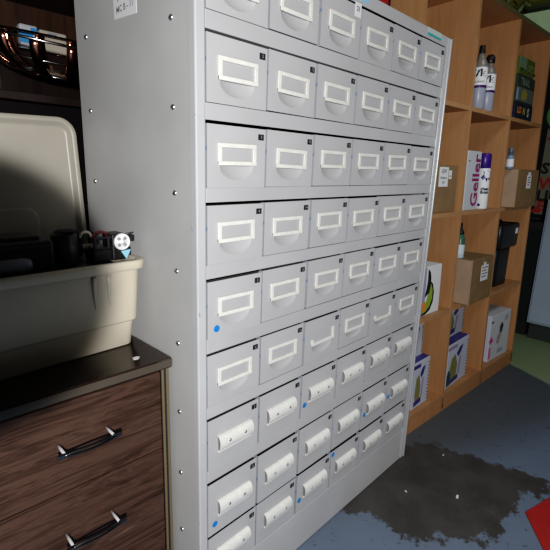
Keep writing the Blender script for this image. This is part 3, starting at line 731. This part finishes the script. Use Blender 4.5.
w_ = MB(); w_.box((3.25, -2.6, 0), (3.30, 1.02, 1.98)).box((3.25, -2.6, 2.335), (3.30, 1.02, 2.7)).box((3.25, .62, 1.98), (3.30, 1.02, 2.335)).box((3.25, -2.6, 1.98), (3.30, -1.0, 2.335))
struct(w_.build('wall_right', WALLM))
wn = struct(MB().box((3.252, -1.0, 1.98), (3.29, .62, 2.01)).box((3.252, -1.0, 2.318), (3.29, .62, 2.335)).box((3.252, .22, 2.0), (3.29, .25, 2.29)).box((3.252, -.42, 2.0), (3.29, -.39, 2.29)).box((3.252, .36, 2.09), (3.29, .62, 2.11)).build('window_1', mat('dark_green_frame', (.035, .045, .025), .6)))
pane = MB().box((3.272, -1.0, 2.005), (3.278, .62, 2.325)).build('window_pane', mat('daylit_green_pane', (.30, .40, .25), .4, noise=(5, .35, (1, 1, 1)), emit=.22), wn)  # daylight through plants put in as green mottling and a glow
struct(MB().box((3.13, -2.2, 2.345), (3.245, .72, 2.49), 0, .004).build('trim_1', mat('mustard_beam', (.22, .20, .03), .6, noise=(5, .25, (1, 1, 1)))))

# foliage by the window
fo = thing('hanging_plant', 'green leafy plant hanging by the window above the far end of the bookcase', 'plant', (3.08, .62, 2.30))
b = MB(); rg = random.Random(5)
for k in range(90):
    c = V((rg.uniform(-.08, .08), rg.uniform(-.20, .20), rg.uniform(-.02, .30))); a, e = rg.uniform(0, 6.28), rg.uniform(-.9, .9)
    d = V((math.cos(a)*math.cos(e), math.sin(a)*math.cos(e), math.sin(e))); w = d.cross(V((0, 0, 1))).normalized()*.018; l = .038
    b.add([c-d*l, c-w, c+d*l, c+w], [(0, 1, 2, 3)], 0 if k % 3 else 1)
b.build('leaves', [mat('leaf_dark', (.05, .12, .03), .5), mat('leaf_pale', (.38, .48, .30), .4)], fo, fix=False)
MB().tube([(0, 0, -.02), (.01, .03, .12), (0, 0, .39)], .006, 0, 8).tube([(0, 0, .1), (0, .1, .2), (0, .17, .25)], .004, 0, 6).tube([(0, 0, .1), (0, -.1, .2), (0, -.17, .25)], .004, 0, 6).build('stem', mat('stem_green', (.08, .10, .03), .6), fo)
# poster board
pb = thing('poster_board', 'black framed poster with red and black lettering beyond the bookcase', 'poster', (3.235, -.10, .88))
po = (3.235, -.10, .88)
MB().box((3.215, -.52, .865), (3.245, .345, 2.02), 0, .003).build('frame', mat('matt_black', (.008, .008, .009), .8), pb, po)
b = MB().box((3.211, -.50, .895), (3.216, .198, 1.99), 0)
RED, PBLK, GRN = 1, 2, 3
for txt, y, z, s, mm in (('TO', .218, 1.395, .125, RED), ('LA', .165, 1.31, .125, RED), ('STY', .225, 1.225, .105, PBLK), ('WOR', .228, 1.115, .115, RED), ('LIKE', .228, 1.030, .105, PBLK), ('EST', .215, .955, .10, RED), ('AIR', .10, .905+.02, .085, PBLK)):
    b.text(txt, s, frameM((3.2095, y-.03, z), (0, -1, 0), (0, 0, 1)), mm, .004, 1., 'LEFT')
# green and black emblem above the words
def pw(pts, m, x): b.prism(pts, x, x+.001, lambda u, v, d: V((d, u, v)), m)
def circ(cy, cz, ry, rz, n=28): return [(cy+ry*math.cos(2*math.pi*i/n), cz+rz*math.sin(2*math.pi*i/n)) for i in range(n)]
pw(circ(.10, 1.60, .135, .13), PBLK, 3.2098); pw(circ(.10, 1.60, .118, .112), GRN, 3.2088); pw(circ(.095, 1.635, .095, .075), 0, 3.2078)
pw([(.21, 1.66), (.16, 1.72), (.08, 1.68), (.13, 1.64)], PBLK, 3.2068); pw([(.15, 1.60), (.06, 1.62), (.02, 1.59), (.10, 1.575)], PBLK, 3.2068); pw([(.2, 1.78), (.11, 1.86), (.02, 1.80), (.09, 1.745)], PBLK, 3.2088)
pw([(.228, .905), (.15, .905), (.185, .955)], RED, 3.2088)
b.build('poster', [mat('poster_cream', (.24, .235, .17), .7), mat('poster_red', (.42, .03, .02), .6), mat('poster_black', (.015, .015, .015), .6), mat('poster_green', (.10, .36, .06), .6)], pb, po)
# dark cabinet with glass door
dk = thing('dark_cabinet', 'dark cabinet with a glass door standing below the poster', 'cabinet', (3.10, .2, 0))
MB().box((3.04, .075, .0), (3.24, .36, .855), 0, .006).build('body', mat('charcoal_board', (.02, .022, .02), .6), dk, (3.10, .2, 0))
MB().box((3.028, .085, .10), (3.042, .30, .80), 0, .006).build('door', mat('dark_glass', (.03, .04, .036), .12), dk, (3.10, .2, 0))
MB().box((3.016, .09, .40), (3.030, .10, .52), 0, .002).build('handle', DGREYP, dk, (3.10, .2, 0))
lk = thing('pale_locker', 'pale blue grey metal locker at the right edge of the photo beyond the bookcase', 'locker', (3.0, -.3, 0))
PB = mat('pale_blue_grey_metal', (.36, .42, .50), .5, noise=(3, .06, (1, 1, 1)))
MB().box((2.99, -.72, .12), (3.20, .068, 1.02), 0, .004).build('body', PB, lk, (3.0, -.3, 0))
MB().box((3.01, -.70, 0), (3.18, .05, .122)).build('plinth', mat('dark_plinth', (.05, .06, .055), .7), lk, (3.0, -.3, 0))
MB().box((2.978, -.70, .14), (2.989, -.30, 1.0), 0, .002).build('door', PB, lk, (3.0, -.3, 0)); MB().box((2.978, -.29, .14), (2.989, .055, 1.0), 0, .002).build('door', PB, lk, (3.0, -.3, 0))

# on the floor
rm = MB().prism([(1.0605, -.469), (1.36, -.555), (1.30, -.86), (.86, -.86), (.80, -.645)], .0005, .0045, lambda u, v, d: V((u, v, d)), 0)
tag(rm.build('floor_mat', mat('red_mat', (.36, .022, .018), .7, noise=(30, .1, (1, 1, 1)))), 'red mat with a pointed corner at the lower right on the concrete floor', 'mat')
for i, (x, y, s, a, l) in enumerate([(.960, -.264, .016, 20, 'largest white paper shred on the bare dark patch of floor'), (.845, -.115, .008, 70, 'tiny white crumb on the floor just off the cabinet corner'), (1.165, -.12, .008, 10, 'tiny pale crumb on the floor in front of the bookcase')]):
    b = MB().prism([(-s*.6, -s*.22), (s*.55, -s*.3), (s*.6, s*.15), (-s*.4, s*.28)], 0, .0025, lambda u, v, d: V((u, v, d)), 0)
    o = b.build('paper_shred', PAPER, None, loc=(x, y, .0003)); o.rotation_euler = (0, 0, R(a)); tag(o, l, 'litter')

BEAM_SIGN = 1
# ================================================================== light
def spot(n, loc, tgt, power, size, blend, rad, col=(1, 1, 1)):
    l = bpy.data.lights.new(n, 'SPOT'); l.energy = power; l.spot_size = R(size); l.spot_blend = blend; l.shadow_soft_size = rad; l.color = col
    o = bpy.data.objects.new(n, l); C.objects.link(o); o.location = loc; o.rotation_euler = (V(tgt)-V(loc)).to_track_quat('-Z', 'Y').to_euler(); return o
def area(n, loc, tgt, power, sx, sy, col=(1, 1, 1)):
    l = bpy.data.lights.new(n, 'AREA'); l.shape = 'RECTANGLE'; l.size = sx; l.size_y = sy; l.energy = power; l.color = col
    o = bpy.data.objects.new(n, l); C.objects.link(o); o.location = loc; o.rotation_euler = (V(tgt)-V(loc)).to_track_quat('-Z', 'Y').to_euler(); return o
KP = V((-.78, -1.18, 1.27))
l = bpy.data.lights.new('flash_light', 'POINT'); l.energy = 122; l.shadow_soft_size = .03; l.use_nodes = True
ko = bpy.data.objects.new('flash_light', l); C.objects.link(ko); ko.location = KP
lt = l.node_tree; em = lt.nodes['Emission']
# shadow over the tote's left side, put into the emission as a dim lobe
ge = lt.nodes.new('ShaderNodeNewGeometry'); dt = lt.nodes.new('ShaderNodeVectorMath'); dt.operation = 'DOT_PRODUCT'
lt.links.new(ge.outputs['Incoming'], dt.inputs[0])
dv = V((math.sin(R(15))*math.cos(R(12.8)), math.cos(R(15))*math.cos(R(12.8)), -math.sin(R(12.8)))); dt.inputs[1].default_value = dv*BEAM_SIGN
mr = lt.nodes.new('ShaderNodeMapRange'); mr.interpolation_type = 'SMOOTHSTEP'
mr.inputs['From Min'].default_value = math.cos(R(11.5)); mr.inputs['From Max'].default_value = math.cos(R(9.9)); mr.inputs['To Min'].default_value = 1; mr.inputs['To Max'].default_value = .002
lt.links.new(dt.outputs['Value'], mr.inputs['Value']); lt.links.new(mr.outputs[0], em.inputs['Strength'])
spot('floor_fill', (1.2, -.9, 2.62), (1.65, -.2, 0), 42, 78, .6, .25, (.92, .96, 1.0))  # added fill without a fixture, brightens the floor and bookcase

wd = bpy.data.worlds.new('World'); bpy.context.scene.world = wd; wd.use_nodes = True
bg = wd.node_tree.nodes['Background']; bg.inputs[0].default_value = (.88, .93, 1.0, 1); bg.inputs[1].default_value = .022

# ================================================================== camera
cd = bpy.data.cameras.new('Camera'); cam = bpy.data.objects.new('Camera', cd); C.objects.link(cam)
cd.sensor_width = 36; cd.lens = 36*442.16/550; cd.clip_start = .02
r, u, f = V((.6962, -.7171, .0322)), V((.1503, .1895, .9703)), V((.7019, .6707, -.2398))
Mx = Matrix.Identity(4)
for i in range(3): Mx[i][0] = r[i]; Mx[i][1] = u[i]; Mx[i][2] = -f[i]; Mx[i][3] = (-.5547, -.7287, 1.184)[i]
cam.matrix_world = Mx
sc = bpy.context.scene; sc.camera = cam
sc.cycles.diffuse_bounces = 1
sc.view_settings.view_transform = 'Standard'; sc.view_settings.look = 'None'; sc.view_settings.exposure = 0

# the camera's contrast: deep shadows, unchanged mid-tones
vs = sc.view_settings; vs.use_curve_mapping = True
cm = vs.curve_mapping; cv = cm.curves[3]
for p in ((.022, .010), (.06, .043), (.16, .155), (.5, .5)): cv.points.new(*p)
cm.update()
